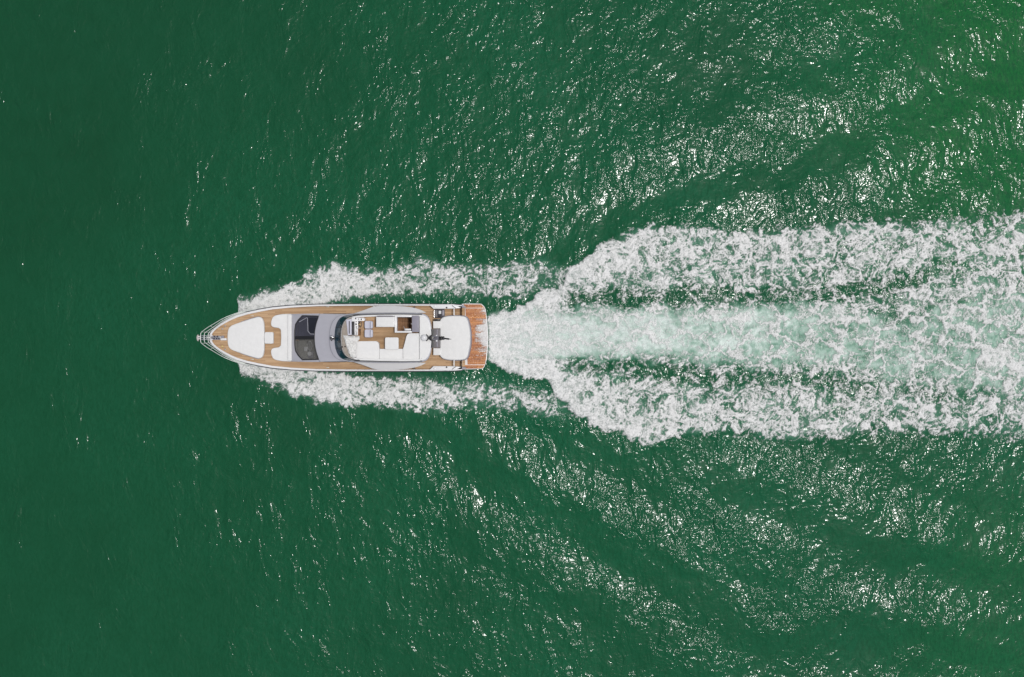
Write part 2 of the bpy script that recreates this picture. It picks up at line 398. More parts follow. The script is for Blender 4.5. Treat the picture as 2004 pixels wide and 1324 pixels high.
def build_foam(x0, x1, y0, y1, d):
    """foam is laid out on one fine sheet and then divided into the spray of the bow and the wake of the stern"""
    fx = np.arange(x0, x1, d); fy = np.arange(y0, y1, d)
    X, Y = np.meshgrid(fx, fy)
    al, tex, cov, px, py = foam_alpha(X, Y)
    _, _, _, _, _, st, bow, _, _ = foam_fields(X, Y)
    hull = (np.abs(py-660) < lin(px, [(440, 0), (480, 34), (520, 50), (560, 57), (905, 60), (948, 60)])) & (px < 948)
    al = np.where(hull, 0, al)
    Z = sea_z(X, Y) + 0.03 + al*(0.03 + 0.08*np.clip(tex-.2, 0, 1) + 0.03*gnoise(px/5, py/5, 401))
    Z = Z + al*0.35*np.exp(-((px-500)/45)**2)*sstep(0.3, .9, cov)     # bow spray stands higher
    kv = al > 0.015
    n, m = X.shape[1], X.shape[0]
    id_ = np.arange(n*m).reshape(m, n)
    kq = kv[:-1, :-1] | kv[:-1, 1:] | kv[1:, 1:] | kv[1:, :-1]
    q_all = np.stack([id_[:-1, :-1], id_[:-1, 1:], id_[1:, 1:], id_[1:, :-1]], -1)
    P = np.stack([X, Y, Z], -1).reshape(-1, 3)
    stern = (st >= bow)[:-1, :-1]
    up = (py[:-1, :-1] < 660)
    for name, sel, lab in (('wake_foam', stern, 'broad white foam wake spreading out behind the stern'),
                           ('bow_spray', ~stern & up, 'band of white spray along the upper side of the hull'),
                           ('bow_spray', ~stern & ~up, 'band of white spray along the lower side of the hull')):
        q = q_all[kq & sel]
        used = np.unique(q); remap = np.zeros(n*m, np.int64); remap[used] = np.arange(len(used))
        me = new_mesh(name, P[used], remap[q])
        set_attr(me, 'cover', al.ravel()[used]); set_attr(me, 'thick', np.clip(.25*al+.65*tex+.25*np.clip(cov, 0, 1), 0, 1).ravel()[used])
        me.materials.append(M_FOAM)
        o = bpy.data.objects.new(name, me); COL.objects.link(o); o['kind'] = 'stuff'; o['label'] = lab
build_foam((450-CX)/PXM, (2330-CX)/PXM, (CY-905)/PXM, (CY-395)/PXM, 0.06)

# ================================================================== the yacht
AX = 660.3                                   # centre line in survey units
RX, RY = (680-CX)/PXM, (CY-AX)/PXM
def W(px, py, z):
    """survey units taken at height z -> metres in the yacht's own frame"""
    k = (H-z)/H
    return ((px-CX)/PXM*k - RX, (CY-py)/PXM*k - RY, z)
def flip(pts, ax=AX): return [(p[0], 2*ax-p[1]) + tuple(p[2:]) for p in pts]
def closed(top, ax=AX):
    """half outline on the upper side, bow to stern, mirrored to a closed one"""
    return list(top) + [q for q in flip(top, ax)[::-1] if abs(q[1]-ax) > .01]
def box(x0, x1, y0, y1): return [(x0, y0), (x1, y0), (x1, y1), (x0, y1)]
def rounded(pts, r, seg=4):
    out = []; n = len(pts)
    rs = r if isinstance(r, (list, tuple)) else [r]*n
    for i in range(n):
        p = Vector(pts[i]); a = Vector(pts[i-1])-p; b = Vector(pts[(i+1) % n])-p
        rr = min(rs[i], a.length*.48, b.length*.48)
        if rr < .05: out.append(tuple(p)); continue
        A = p+a.normalized()*rr; B = p+b.normalized()*rr
        for k in range(seg+1):
            t = k/seg; out.append(tuple(A*(1-t)**2 + p*2*t*(1-t) + B*t*t))
    return out
def curve(pts, n=6):
    P = [Vector(p) for p in pts]; out = []
    for i in range(len(P)-1):
        p0 = P[max(i-1, 0)]; p1 = P[i]; p2 = P[i+1]; p3 = P[min(i+2, len(P)-1)]
        for k in range(n):
            t = k/n
            out.append(tuple(.5*((2*p1)+(p2-p0)*t+(2*p0-5*p1+4*p2-p3)*t*t+(3*p1-p0-3*p2+p3)*t**3)))
    out.append(tuple(P[-1])); return out

yacht = bpy.data.objects.new('motor_yacht', None); COL.objects.link(yacht)
yacht.location = (RX, RY, 0); yacht.empty_display_size = 2
yacht['label'] = 'long white motor yacht with teak decks, running to the left ahead of its wake'
yacht['category'] = 'yacht'

def link(name, me, parent=yacht, mat=None, label=None, sharp=35):
    if mat is not None: me.materials.append(mat)
    if sharp is not None:
        me.polygons.foreach_set('use_smooth', [True]*len(me.polygons)); me.set_sharp_from_angle(angle=R(sharp))
    o = bpy.data.objects.new(name, me); COL.objects.link(o); o.parent = parent
    if label: o['label'] = label
    return o
def prism(name, pts, z0, z1, mat, bev=.02, seg=2, parent=yacht, label=None, slope=None, crown=0.0, soften=None):
    """upright block: outline read at its top, walls straight down; slope(px) -> top height"""
    bm = bmesh.new()
    top = []; bot = []
    for (px, py) in pts:
        z = slope(px) if slope else z1
        w = W(px, py, z); top.append(bm.verts.new(w)); bot.append(bm.verts.new((w[0], w[1], z0)))
    n = len(pts)
    f = bm.faces.new(top); bm.faces.new(bot[::-1])
    for i in range(n): bm.faces.new((top[i], bot[i], bot[(i+1) % n], top[(i+1) % n]))
    bmesh.ops.recalc_face_normals(bm, faces=bm.faces)
    if bev > 0:
        bmesh.ops.bevel(bm, geom=list(f.edges), offset=bev, segments=seg, profile=.5, affect='EDGES', clamp_overlap=True)
    me = bpy.data.meshes.new(name); bm.to_mesh(me); bm.free()
    return link(name, me, parent, mat, label)
def strips(name, rows, mat, parent=yacht, label=None, sharp=35, closed_row=False):
    """quads between successive rows of 3-D points (already in yacht metres)"""
    V = []; F = []; n = len(rows[0])
    for r in rows: V += [tuple(p) for p in r]
    for i in range(len(rows)-1):
        for j in range(n if closed_row else n-1):
            k = (j+1) % n
            F.append((i*n+j, i*n+k, (i+1)*n+k, (i+1)*n+j))
    me = bpy.data.meshes.new(name); me.from_pydata(V, [], F)
    bm = bmesh.new(); bm.from_mesh(me); bmesh.ops.remove_doubles(bm, verts=bm.verts, dist=.0005)
    bmesh.ops.recalc_face_normals(bm, faces=bm.faces); bm.to_mesh(me); bm.free()
    return link(name, me, parent, mat, label, sharp)
def tube_mesh(name, pts, r, seg=8, cyclic=False):
    P = [Vector(p) for p in pts]; n = len(P); V = []; F = []
    up = Vector((0, 0, 1))
    for i, p in enumerate(P):
        d = (P[(i+1) % n] if (cyclic or i < n-1) else p) - (P[i-1] if (cyclic or i > 0) else p)
        d.normalize()
        a = d.cross(up) if abs(d.z) < .95 else d.cross(Vector((1, 0, 0)))
        a.normalize(); b = a.cross(d)
        rr = r[i] if isinstance(r, (list, tuple)) else r
        for k in range(seg):
            t = 2*math.pi*k/seg; V.append(tuple(p + a*math.cos(t)*rr + b*math.sin(t)*rr))
    for i in range(n if cyclic else n-1):
        for k in range(seg):
            j = (i+1) % n; F.append((i*seg+k, i*seg+(k+1) % seg, j*seg+(k+1) % seg, j*seg+k))
    if not cyclic: F += [tuple(range(seg))[::-1], tuple((n-1)*seg+k for k in range(seg))]
    me = bpy.data.meshes.new(name); me.from_pydata(V, [], F); return me
def tube(name, pts, r, mat, parent=yacht, label=None, seg=8, cyclic=False):
    return link(name, tube_mesh(name, pts, r, seg, cyclic), parent, mat, label, 60)
def lathe(name, prof, c, mat, parent=yacht, label=None, seg=20):
    rows = [[(c[0]+r*math.cos(2*math.pi*k/seg), c[1]+r*math.sin(2*math.pi*k/seg), c[2]+z) for k in range(seg)] for r, z in prof]
    return strips(name, rows, mat, parent, label, 40, True)
def block(name, c, size, mat, parent=yacht, bev=.01, label=None, rz=0, ry=0):
    bm = bmesh.new(); bmesh.ops.create_cube(bm, size=1)
    from mathutils import Matrix
    M = Matrix.Translation(c) @ Matrix.Rotation(rz, 4, 'Z') @ Matrix.Rotation(ry, 4, 'Y') @ Matrix.Diagonal((*size, 1))
    bmesh.ops.transform(bm, matrix=M, verts=bm.verts)
    if bev: bmesh.ops.bevel(bm, geom=list(bm.edges), offset=bev, segments=2, profile=.5, affect='EDGES', clamp_overlap=True)
    me = bpy.data.meshes.new(name); bm.to_mesh(me); bm.free(); return link(name, me, parent, mat, label)
def cut(o, px0, px1, py0, py1, z0, z1, zref):
    """open a rectangular well in a solid part"""
    a = W(px0, py1, zref); b = W(px1, py0, zref)
    c = block('well', ((a[0]+b[0])/2, (a[1]+b[1])/2, (z0+z1)/2), (b[0]-a[0], b[1]-a[1], z1-z0), None, yacht, 0)
    m = o.modifiers.new('well', 'BOOLEAN'); m.object = c; m.operation = 'DIFFERENCE'; m.solver = 'EXACT'
    bpy.context.view_layer.update()
    me = bpy.data.meshes.new_from_object(o.evaluated_get(bpy.context.evaluated_depsgraph_get()))
    o.modifiers.clear(); old = o.data; o.data = me; bpy.data.meshes.remove(old)
    bpy.data.objects.remove(c)

# ------------------------------------------------------------------ materials of the yacht
def plain(name, colr, rough=.4, var=.06, metal=0.0, spec=.5, nscale=3.0, bumpd=0.0, bscale=30, coat=0.0):
    t = NT(name); co = t.coords('Object')
    n = t.noise(co, nscale, 4, .6)
    a = tuple(c*(1-var) for c in colr); b = tuple(min(1, c*(1+var)) for c in colr)
    col = t.ramp(n, [(.3, a), (.7, b)])
    r = t.math('ADD', rough-.06, t.math('MULTIPLY', t.noise(co, nscale*2.3, 3, .6), .12))
    kw = dict(Base_Color=col, Roughness=r, Metallic=metal, Specular_IOR_Level=spec, Coat_Weight=coat)
    if bumpd: kw['Normal'] = t.bump(t.noise(co, bscale, 3, .6), 1.0, bumpd)
    return t.end(t.bsdf(**kw))
M_GEL = plain('white_gelcoat', (.74, .74, .75), .28, .02, coat=.3)
M_LAV = plain('silver_gelcoat', (.385, .385, .43), .36, .03, coat=.3)
M_WING = plain('pale_grey_gelcoat', (.56, .56, .57), .34, .03, coat=.2)
M_CUSH = plain('white_upholstery', (.745, .745, .74), .85, .03, spec=.2, bumpd=.035, bscale=2.2)
M_SEAT = plain('lavender_upholstery', (.56, .56, .64), .8, .04, spec=.2, bumpd=.01, bscale=5)
M_BLACK = plain('black_plastic', (.012, .012, .014), .35, .2)
M_DARK = plain('charcoal_trim', (.045, .042, .055), .4, .15)
M_GREY = plain('grey_laminate', (.17, .16, .17), .45, .10, nscale=6)
M_TAUPE = plain('taupe_canvas', (.34, .30, .26), .85, .14, spec=.2, nscale=6, bumpd=.03, bscale=6)
M_CLOTH = plain('white_canvas', (.70, .70, .69), .9, .05, spec=.15, bumpd=.01, bscale=14)
M_STEEL = plain('polished_steel', (.72, .72, .73), .22, .06, metal=1.0)
M_RAIL = plain('satin_steel', (.62, .66, .63), .38, .05, metal=.35)
M_SHELL = plain('panel_grey', (.26, .25, .30), .45, .05)  # grey-lavender base colour of panels, plinths and hatch
M_FLOOR = plain('saloon_carpet', (.26, .25, .23), .9, .15, nscale=9)
M_DOME = plain('dome_white', (.72, .72, .74), .3, .02)
M_HULLD = plain('hull_window_band', (.02, .022, .03), .15, .1)
M_AMBER = plain('amber_cap', (.62, .50, .20), .4, .05)

def teak(name, c_lo, c_hi, caulk, pitch=.085, rough=.62, wet=False, along='X', joints=True):
    t = NT(name)
    co = t.coords('Object'); sep = t.n('ShaderNodeSeparateXYZ'); t.l(co, sep.inputs[0])
    u = sep.outputs['X' if along == 'Y' else 'Y']; v = sep.outputs['Y' if along == 'Y' else 'X']
    row = t.math('FLOOR', t.math('DIVIDE', u, pitch)); fr = t.math('FRACT', t.math('DIVIDE', u, pitch))
    d = t.math('ABSOLUTE', t.math('SUBTRACT', fr, .5))
    seam = t.math('GREATER_THAN', d, .435)
    wn_ = t.n('ShaderNodeTexWhiteNoise', noise_dimensions='2D'); cb = t.n('ShaderNodeCombineXYZ')
    t.l(row, cb.inputs[0]); t.l(t.math('FLOOR', t.math('ADD', t.math('DIVIDE', v, 2.1), t.math('MULTIPLY', row, .37))), cb.inputs[1])
    t.l(cb.outputs[0], wn_.inputs['Vector'])
    sc = (1.2, 22, 1) if along == 'X' else (22, 1.2, 1)
    grain = t.noise(t.coords('Object', scale=sc), 2.0, 4, .65)
    worn = t.noise(co, .9, 3, .6)
    f = t.math('ADD', t.math('MULTIPLY', wn_.outputs['Value'], .45), t.math('ADD', t.math('MULTIPLY', grain, .35), t.math('MULTIPLY', worn, .35)))
    col = t.ramp(f, [(.25, c_lo), (.85, c_hi)])
    col = t.mix(t.math('MULTIPLY', seam, .8), col, caulk)
    r = rough if not wet else t.ramp(t.noise(co, 2.6, 4, .65), [(.35, (.10,)*3), (.6, (.42,)*3)])
    nrm = t.bump(t.math('MULTIPLY', t.math('SUBTRACT', 1.0, seam), .003), 1.0, 1.0)
    if wet: nrm = t.bump(t.math('MULTIPLY', t.noise(co, 9, 3, .6), .02), 1.0, 1.0, nrm)
    return t.end(t.bsdf(Base_Color=col, Roughness=r, Normal=nrm, Specular_IOR_Level=.5 if wet else .3))
M_TEAK = teak('teak_deck', (.37, .225, .118), (.59, .40, .235), (.11, .07, .05))
M_TEAKD = teak('teak_stair', (.17, .085, .04), (.30, .16, .08), (.05, .03, .02), .12)
M_TEAKW = teak('wet_teak', (.30, .085, .018), (.58, .235, .065), (.10, .03, .015), .13, wet=True)

def glass_mat(name, colr, alpha, rough=.06):
    t = NT(name)
    co = t.coords('Object')
    return t.end(t.bsdf(Base_Color=t.ramp(t.noise(co, 1.6, 2), [(.3, tuple(c*.8 for c in colr)), (.7, tuple(c*1.2 for c in colr))]), Roughness=rough, Alpha=alpha, Specular_IOR_Level=.7))
M_GLASS = glass_mat('tinted_glass', (.055, .055, .075), .80)
M_GLASSC = glass_mat('smoked_glass', (.13, .13, .125), .34)
M_GLASSD = glass_mat('sunroof_glass', (.012, .013, .022), .93)
M_SCREEN = glass_mat('blue_windscreen_glass', (.014, .045, .070), .95)

# ------------------------------------------------------------------ hull
ZC = [(396, 3.05), (409, 3.02), (500, 2.80), (640, 2.45), (800, 2.32), (888, 2.25), (906, 2.2)]
ZT = [(396, 2.94), (409, 2.93), (500, 2.66), (560, 2.40), (640, 2.05), (820, 1.82), (906, 1.80)]
HW = [(408.5, 0.2), (409.5, 4), (411, 8), (413, 11.5), (416, 15.5), (420, 19), (424, 21.7), (432, 27.6), (441, 33), (452, 39), (465, 45), (485, 50.3), (506, 54.8), (533, 59.4), (570, 62.8), (619, 64.8), (680, 65.3), (760, 65.4), (840, 65.2), (888, 64.8), (897, 64.2), (904, 63.4)]
IW = [(413.5, 0.2), (414.5, 4), (416, 8.5), (419, 12.5), (424, 17.3), (432, 23), (441, 28.2), (452, 34), (465, 39.5), (485, 45.5), (506, 50), (533, 55), (570, 58.6), (619, 61.2), (680, 62), (760, 62.4), (840, 62.2), (904, 61.5)]
zc = lambda p: float(lin(p, ZC)); zt = lambda p: float(lin(p, ZT))
rows = []
stn = [a for a, _ in HW]
for p in stn:
    s = (p-408.5)/(904-408.5); hw = float(lin(p, HW)); z = zc(p)
    pw = 447 + s*(904-447)                                    # raked stem
    ww = float(lin(s, [(0, .05), (.03, 3), (.1, 15), (.22, 34), (.4, 50), (.6, 57), (1, 58)]))
    mid = .5*(p+pw)*.35 + p*.65
    row = []
    def pt(px, h, zz, sg):
        w = W(px, AX, zz); k = (H-zz)/H; return (w[0], sg*h/PXM*k, zz)
    prof = [(p, hw, z), (p, hw+.15, z-.10), (p*.985+pw*.015, hw+.05, z-.35), (.72*p+.28*pw, hw*.72+ww*.28+.8, z*.66), (.3*p+.7*pw, hw*.25+ww*.75, z*.30), (pw, ww, .05), (pw+2, ww*.82, -.5), (pw+4, 0.01, -1.0)]
    row = [pt(a, h, zz, 1) for a, h, zz in prof] + [pt(a, h, zz, -1) for a, h, zz in prof[::-1]]
    rows.append(row)
hull = strips('hull', rows, M_GEL, sharp=50)
n0 = len(rows[-1])
bm = bmesh.new(); [bm.verts.new(p) for p in rows[-1]]; bm.faces.new(bm.verts)     # transom
me = bpy.data.meshes.new('transom'); bm.to_mesh(me); bm.free(); link('transom', me, yacht, M_GEL, None, None)
for sg in (1, -1):
    def side(p, dz, out):
        z = zc(p)-dz; w = W(p, AX, z); return (w[0], sg*(float(lin(p, HW))+out)/PXM*(H-z)/H, z)
    tube('rub_rail', [side(p, .16, .45) for p in stn[1:]], .045, M_DARK)
    rows = []
    st2 = [p for p in stn if 500 < p < 890]
    rows = [[side(p, .75, .55) for p in st2], [side(p, 1.15, -1.2) for p in st2]]
    strips('hull_window', rows, M_HULLD)
# cap of the bulwark and its inner face
def capside(sg):
    outer = [(p, float(lin(p, HW))) for p in stn]
    ps = [413.5, 414.5, 416, 419, 424, 432, 441, 452, 465, 485, 506, 533, 570, 619, 680, 760, 840, 888, 904]
    po = [408.5, 409.5, 411, 415, 420.5, 429, 438.5, 450, 463.5, 484, 505.5, 532.8, 570, 619, 680, 760, 840, 888, 904]
    def P(px, h, z):
        w = W(px, AX, z); return (w[0], sg*h/PXM*(H-z)/H, z)
    return [[P(o_, float(lin(o_, HW)), zc(o_)) for o_ in po], [P(o_, float(lin(o_, HW))-.5, zc(o_)+.035) for o_ in po],
            [P(i_, float(lin(i_, IW))+.5, zc(i_)+.035) for i_ in ps], [P(i_, float(lin(i_, IW)), zc(i_)) for i_ in ps], [P(i_, float(lin(i_, IW)), zt(i_)-.02) for i_ in ps]]
for sg in (1, -1): strips('bulwark', capside(sg), M_GEL)
# teak deck, cambered slightly
dx = [413.5, 414.5, 416, 419, 424, 432, 441, 452, 465, 485, 506, 533, 560, 570, 619, 640, 680, 720, 760, 820, 840, 886]
rows = []
for p in dx:
    z = zt(p); hw = float(lin(p, IW))
    rows.append([(W(p, AX, z)[0], f*hw/PXM*(H-z)/H, z + .03*(1-f*f)) for f in (-1, -.6, -.2, .2, .6, 1)])
strips('teak_deck', rows, M_TEAK)

# ------------------------------------------------------------------ bow gear
tops = [('pulpit_rail', 3.85, [(392.4, AX), (392.6, 654), (393.4, 650.8), (395, 648.8), (398, 646.4), (406.4, 640.4), (416, 634.6), (434, 624), (450, 616.9), (466, 611.4), (484, 607.6), (500, 605)]),
        ('pulpit_rail', 3.58, [(399.6, AX), (399.8, 654), (400.7, 651.4), (402.4, 649.7), (408.7, 645.5), (416.2, 640.4), (434, 628), (450, 619.6), (466, 612.8), (484, 608.2), (498, 605.6)]),
        ('pulpit_rail', 3.32, [(407.2, AX), (407.5, 654), (408.4, 651), (410.4, 648.8), (416.3, 644.4), (434, 630.8), (450, 621.6), (466, 614.4), (480, 610)])]
def railz(px, z): 
    return z if px < 440 else z - (z-zc(px)-.12)*min(1, (px-440)/62.0)
for nm, z, pts in tops:
    half = curve([(a, b) for a, b in pts], 4)
    full = flip(half)[::-1][:-1] + half
    tube(nm, [W(a, b, railz(a, z)) for a, b in full], .027, M_RAIL)
for t_ in (1, -1):
    for (a0, b0), (a1, b1) in (((395.5, 649), (412.5, 650.5)), ((412, 637.4), (420, 642.5)), ((434, 624.3), (437, 630.5)), ((458, 614.2), (459, 618)), ((480, 608.6), (480, 611.6))):
        if t_ < 0: b0, b1 = 2*AX-b0, 2*AX-b1
        tube('stanchion', [W(a0, b0, railz(a0, 3.85)), W(a1, b1, zc(a1)+.02)], .02, M_RAIL)
# bow roller and anchor
for y in (656.6, 664.0):
    prism('bow_roller_cheek', box(391.5, 416, y-.9, y+.9), 2.95, 3.13, M_STEEL, .01)
for p in (398.5, 404.5, 410.5): prism('roller_pin', box(p-.8, p+.8, 657.5, 663.1), 3.0, 3.1, M_STEEL, .01)
prism('anchor_shank', box(388, 409, 659.2, 661.4), 2.98, 3.16, M_STEEL, .02)
fl = [(384.2, 660.3), (385, 656.2), (387.2, 653.8), (388.2, 656.4), (391.8, 657.4), (393.2, 660.3), (391.8, 663.2), (388.2, 664.4), (387, 667.4), (385, 664.6)]
prism('anchor_fluke', fl, 2.78, 2.98, plain('galvanised', (.55, .51, .50), .5, .12, metal=.3), .03)
tube('anchor_chain', [W(409+i*1.5, 660.3+(.4 if i % 2 else -.4), 3.09) for i in range(15)], .035, M_STEEL, seg=6)
prism('windlass_plate', rounded(box(414, 438, 656.4, 664.6), 1), 2.85, 3.03, M_SHELL, .01)
for p, y in ((420, 657.9), (425.5, 657.9), (419, 662.4), (424, 662.4), (428.4, 662.4)):
    lathe('deck_fitting', [(0, .06), (.05, .06), (.06, .02), (.06, 0)], W(p, y, 3.03), M_DARK, seg=10)
lathe('windlass', [(0, .24), (.09, .23), (.10, .16), (.06, .12), (.10, .06), (.13, 0)], W(431.5, 659.2, 3.02), M_STEEL, seg=16)
prism('windlass_cover', rounded(box(431.5, 442.5, 661.4, 665.6), .8), 2.9, 3.10, M_GEL, .02)
for (p, y, m) in ((440.7, 637.4, M_STEEL), (435.4, 643.4, M_STEEL), (435.2, 677.4, M_AMBER), (440.7, 683.4, M_STEEL)):
    lathe('deck_cap', [(0, .04), (.06, .035), (.07, 0)], W(p, y, zt(p)+.03), m, seg=12)
me = tube_mesh('cleat', [(-.12, 0, .02), (-.10, 0, .06), (-.04, 0, .07), (.04, 0, .07), (.10, 0, .06), (.12, 0, .02)], .022, 6)
me.materials.append(M_RAIL)
for (p, y) in ((493.7, 617.8), (493.7, 702.6), (641.2, 600.0), (641.2, 718.6), (730, 598.9), (730, 720.6)):
    o = bpy.data.objects.new('cleat', me); COL.objects.link(o); o.parent = yacht; o.location = W(p, y, zt(p)+.02)

# ------------------------------------------------------------------ foredeck lounge
sun_half = [(444.6, AX), (444.9, 652), (446.5, 643.5), (450, 638.6), (455.5, 635.2), (470, 630), (485, 625), (499, 620.9), (505, 619.6), (510.5, 620.8), (514.2, 625), (516.3, 634), (516.9, 646), (517, AX)]
sp = curve(sun_half, 3); sp = sp[:-1] + [sp[-1]] + [q for q in flip(sp)[::-1][1:-1]]
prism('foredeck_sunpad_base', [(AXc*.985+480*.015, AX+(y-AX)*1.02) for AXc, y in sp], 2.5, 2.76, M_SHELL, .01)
prism('foredeck_sunpad', sp, 2.765, 3.0, M_CUSH, .085, 4, crown=.12)
prism('foredeck_table', rounded(box(517.4, 534.6, 649.4, 672.2), 3.2), 2.86, 3.08, M_CUSH, .05, 3)
prism('table_pedestal', box(521, 531, 655, 666), 2.5, 2.86, M_GEL, .01)
sofa = [(570, 613.6), (552, 614.2), (539, 616.5), (533.5, 620), (530.6, 627), (529.8, 634), (531.5, 638.4), (536, 640.4), (545.5, 641.4), (549.2, 645), (549.8, AX)]
sofa = sofa + [q for q in flip(sofa)[::-1][1:]]
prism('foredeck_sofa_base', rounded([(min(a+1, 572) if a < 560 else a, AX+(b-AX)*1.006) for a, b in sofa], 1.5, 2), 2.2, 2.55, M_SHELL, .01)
prism('foredeck_sofa', rounded(sofa, 2.0, 3), 2.555, 2.86, M_CUSH, .08, 4, crown=.10)
prism('sofa_backrest', rounded(box(562.5, 570.6, 615, 705.6), 2), 2.87, 3.06, M_CUSH, .06, 3)

# ------------------------------------------------------------------ deck house: front cowl, windshield, saloon below it, roof
slope = lambda p: float(np.interp(p, [570, 626], [2.86, 3.66]))
gl = [(623.6, 618.2), (591.5, 617.4), (583.5, 626), (578.3, 634.6), (576.6, 647), (576.3, AX)]
gl_o = gl + [q for q in flip(gl, 660.5)[::-1][1:]]           # open outline of the glass, aft edge is the roof
aft = curve([(624.0, 617.6), (619.4, 632), (616.4, 647), (615.6, 660.5)], 4)
aft = aft + [q for q in flip(aft, 660.5)[::-1][1:]]           # concave edge, top to bottom
gface = [(p[0], p[1]) for p in gl[::-1]]
cowl = [(570.6, 613.8), (600, 613.2), (625, 613.0), (624.2, 617.4)] + gl[1:] + [q for q in flip(gl, 660.5)[::-1][1:-1]] + [(624.2, 703.6), (625, 708.0), (600, 707.8), (570.6, 707.2)]
prism('cabin_front', cowl, 2.2, 0, M_LAV, .02, 2, slope=slope)
prism('saloon_floor', box(573, 622, 616, 705), 2.1, 2.32, M_FLOOR, 0)
pane_u = gl[::-1][0:0] + [(576.8, 657.2), (577.0, 647), (578.8, 634.9), (584, 626.5), (591.8, 618.2), (623.0, 618.9)] + [q for q in aft if 619 < q[1] < 657]+[(615.8, 657.2)]
pane_l = [(576.8, 664.0), (615.8, 664.0)] + [q for q in aft if 664.5 < q[1] < 702.3] + [(623.0, 702.3), (591.8, 703), (584, 694.6), (578.8, 686.2), (577.0, 674)]
slg = lambda p: slope(p)+.012
def plate(name, pts, zf, th, mat, parent=yacht, label=None):
    bm = bmesh.new(); top = [bm.verts.new(W(a, b, zf(a))) for a, b in pts]; bot = [bm.verts.new(Vector(v.co)-Vector((0, 0, th))) for v in top]
    n = len(pts); bm.faces.new(top); bm.faces.new(bot[::-1])
    for i in range(n): bm.faces.new((top[i], bot[i], bot[(i+1) % n], top[(i+1) % n]))
    bmesh.ops.recalc_face_normals(bm, faces=bm.faces)
    me = bpy.data.meshes.new(name); bm.to_mesh(me); bm.free(); return link(name, me, parent, mat, label)
ws = bpy.data.objects.new('windshield', None); COL.objects.link(ws); ws.parent = yacht
plate('upper_pane', pane_u, slg, .012, M_GLASS, ws)
plate('lower_pane', pane_l, slg, .012, M_GLASSC, ws)
ring = gl[::-1] ; ring = [(576.4, 660.5)] + gl[::-1][1:] + [q for q in aft[1:-1]] + [q for q in flip(gl, 660.5)[:-1]]
tube('windshield_frame', [W(a, b, slope(a)+.015) for a, b in ring], .042, M_BLACK, ws, cyclic=True)
plate('centre_mullion', box(576.6, 615.9, 657.3, 663.9), lambda p: slope(p)+.03, .05, M_BLACK, ws)
plate('sunroof_pane', [(603.2, 621), (621.6, 620.8), (618.2, 634), (615.9, 649), (615.6, 651.6), (608, 651.8), (603.6, 647)], lambda p: slope(p)+.034, .015, M_GLASSD, ws)
tube('sunroof_trim', [W(a, b, slope(a)+.035) for a, b in [(585.5, 629.5), (600.5, 621.2), (601.8, 622), (602.4, 636), (602.6, 647.4), (607.4, 653), (615, 653.4)]], .022, M_LAV, ws)
tube('wiper', [W(a, b, slope(a)+.05) for a, b in [(583, 631), (583, 648), (582.5, 656)]], .014, M_BLACK, ws)
tube('wiper', [W(a, b, slope(a)+.05) for a, b in [(583, 690), (583, 673), (582.5, 666)]], .014, M_BLACK, ws)
# what shows through the lower pane: dashboard, wheel, helm seat
prism('dashboard', [(577, 666), (600, 666), (602, 684), (606, 702), (591, 702.5), (579, 688)], 2.33, 2.62, plain('dashboard_vinyl', (.33, .32, .29), .7, .08), .03)
prism('chart_case', rounded(box(595, 601.4, 678.4, 686.6), .8), 2.62, 2.80, M_GEL, .02)
tube('steering_wheel', [W(606.4+4.2*math.cos(k*math.pi/8), 676+9.0*math.sin(k*math.pi/8), 2.84) for k in range(16)], .03, M_WING, cyclic=True)
tube('steering_wheel_spoke', [W(606.4, 667.5, 2.83), W(606.4, 684.5, 2.83)], .025, M_WING)
lathe('helm_stool', [(0, .2), (.16, .19), (.19, .12), (.17, 0)], W(606.8, 691.6, 2.66), M_GEL)
prism('helm_seat', rounded(box(601.6, 613, 687, 700), 2), 2.33, 2.65, M_SHELL, .04)
roof = aft[::-1] + [(625.4, 613.2), (640, 613.6), (700, 614.5), (790, 615.5), (836, 619), (836, 702), (790, 705.5), (700, 706.5), (640, 707.4), (625.4, 707.8)]
roofo = prism('cabin_roof', roof, 2.0, 3.66, M_LAV, .05, 3)
for sg in (0, 1):
    for (a, b) in ((632, 676), (680, 724), (728, 790)):
        pts = box(a, b, 613.0, 615.0)
        if sg: pts = flip(pts, 660.5)
        prism('side_window', pts, 2.65, 3.3, M_HULLD, .01)

# side wings that shelter the side decks
wing = curve([(692, 612.6), (703, 609.6), (717, 604.6), (730, 600.0), (742, 598.2), (768, 598.0), (794, 599.4), (812, 602.4), (825, 606.6), (834, 611.6)], 4) + [(800, 612.2), (735, 612.2)]
for sg in (0, 1):
    prism('side_wing', flip(wing, 660.5) if sg else wing, 3.42, 3.60, M_WING, .04, 3)
    tube('wing_strut', [W(p, 601.5 if not sg else 719.5, 3.45) for p in (748,)] + [W(740, 600 if not sg else 721, 2.4)], .05, M_DARK)
    tube('wing_strut', [W(806, 604 if not sg else 717, 3.45), W(812, 600 if not sg else 721, 2.4)], .05, M_DARK)

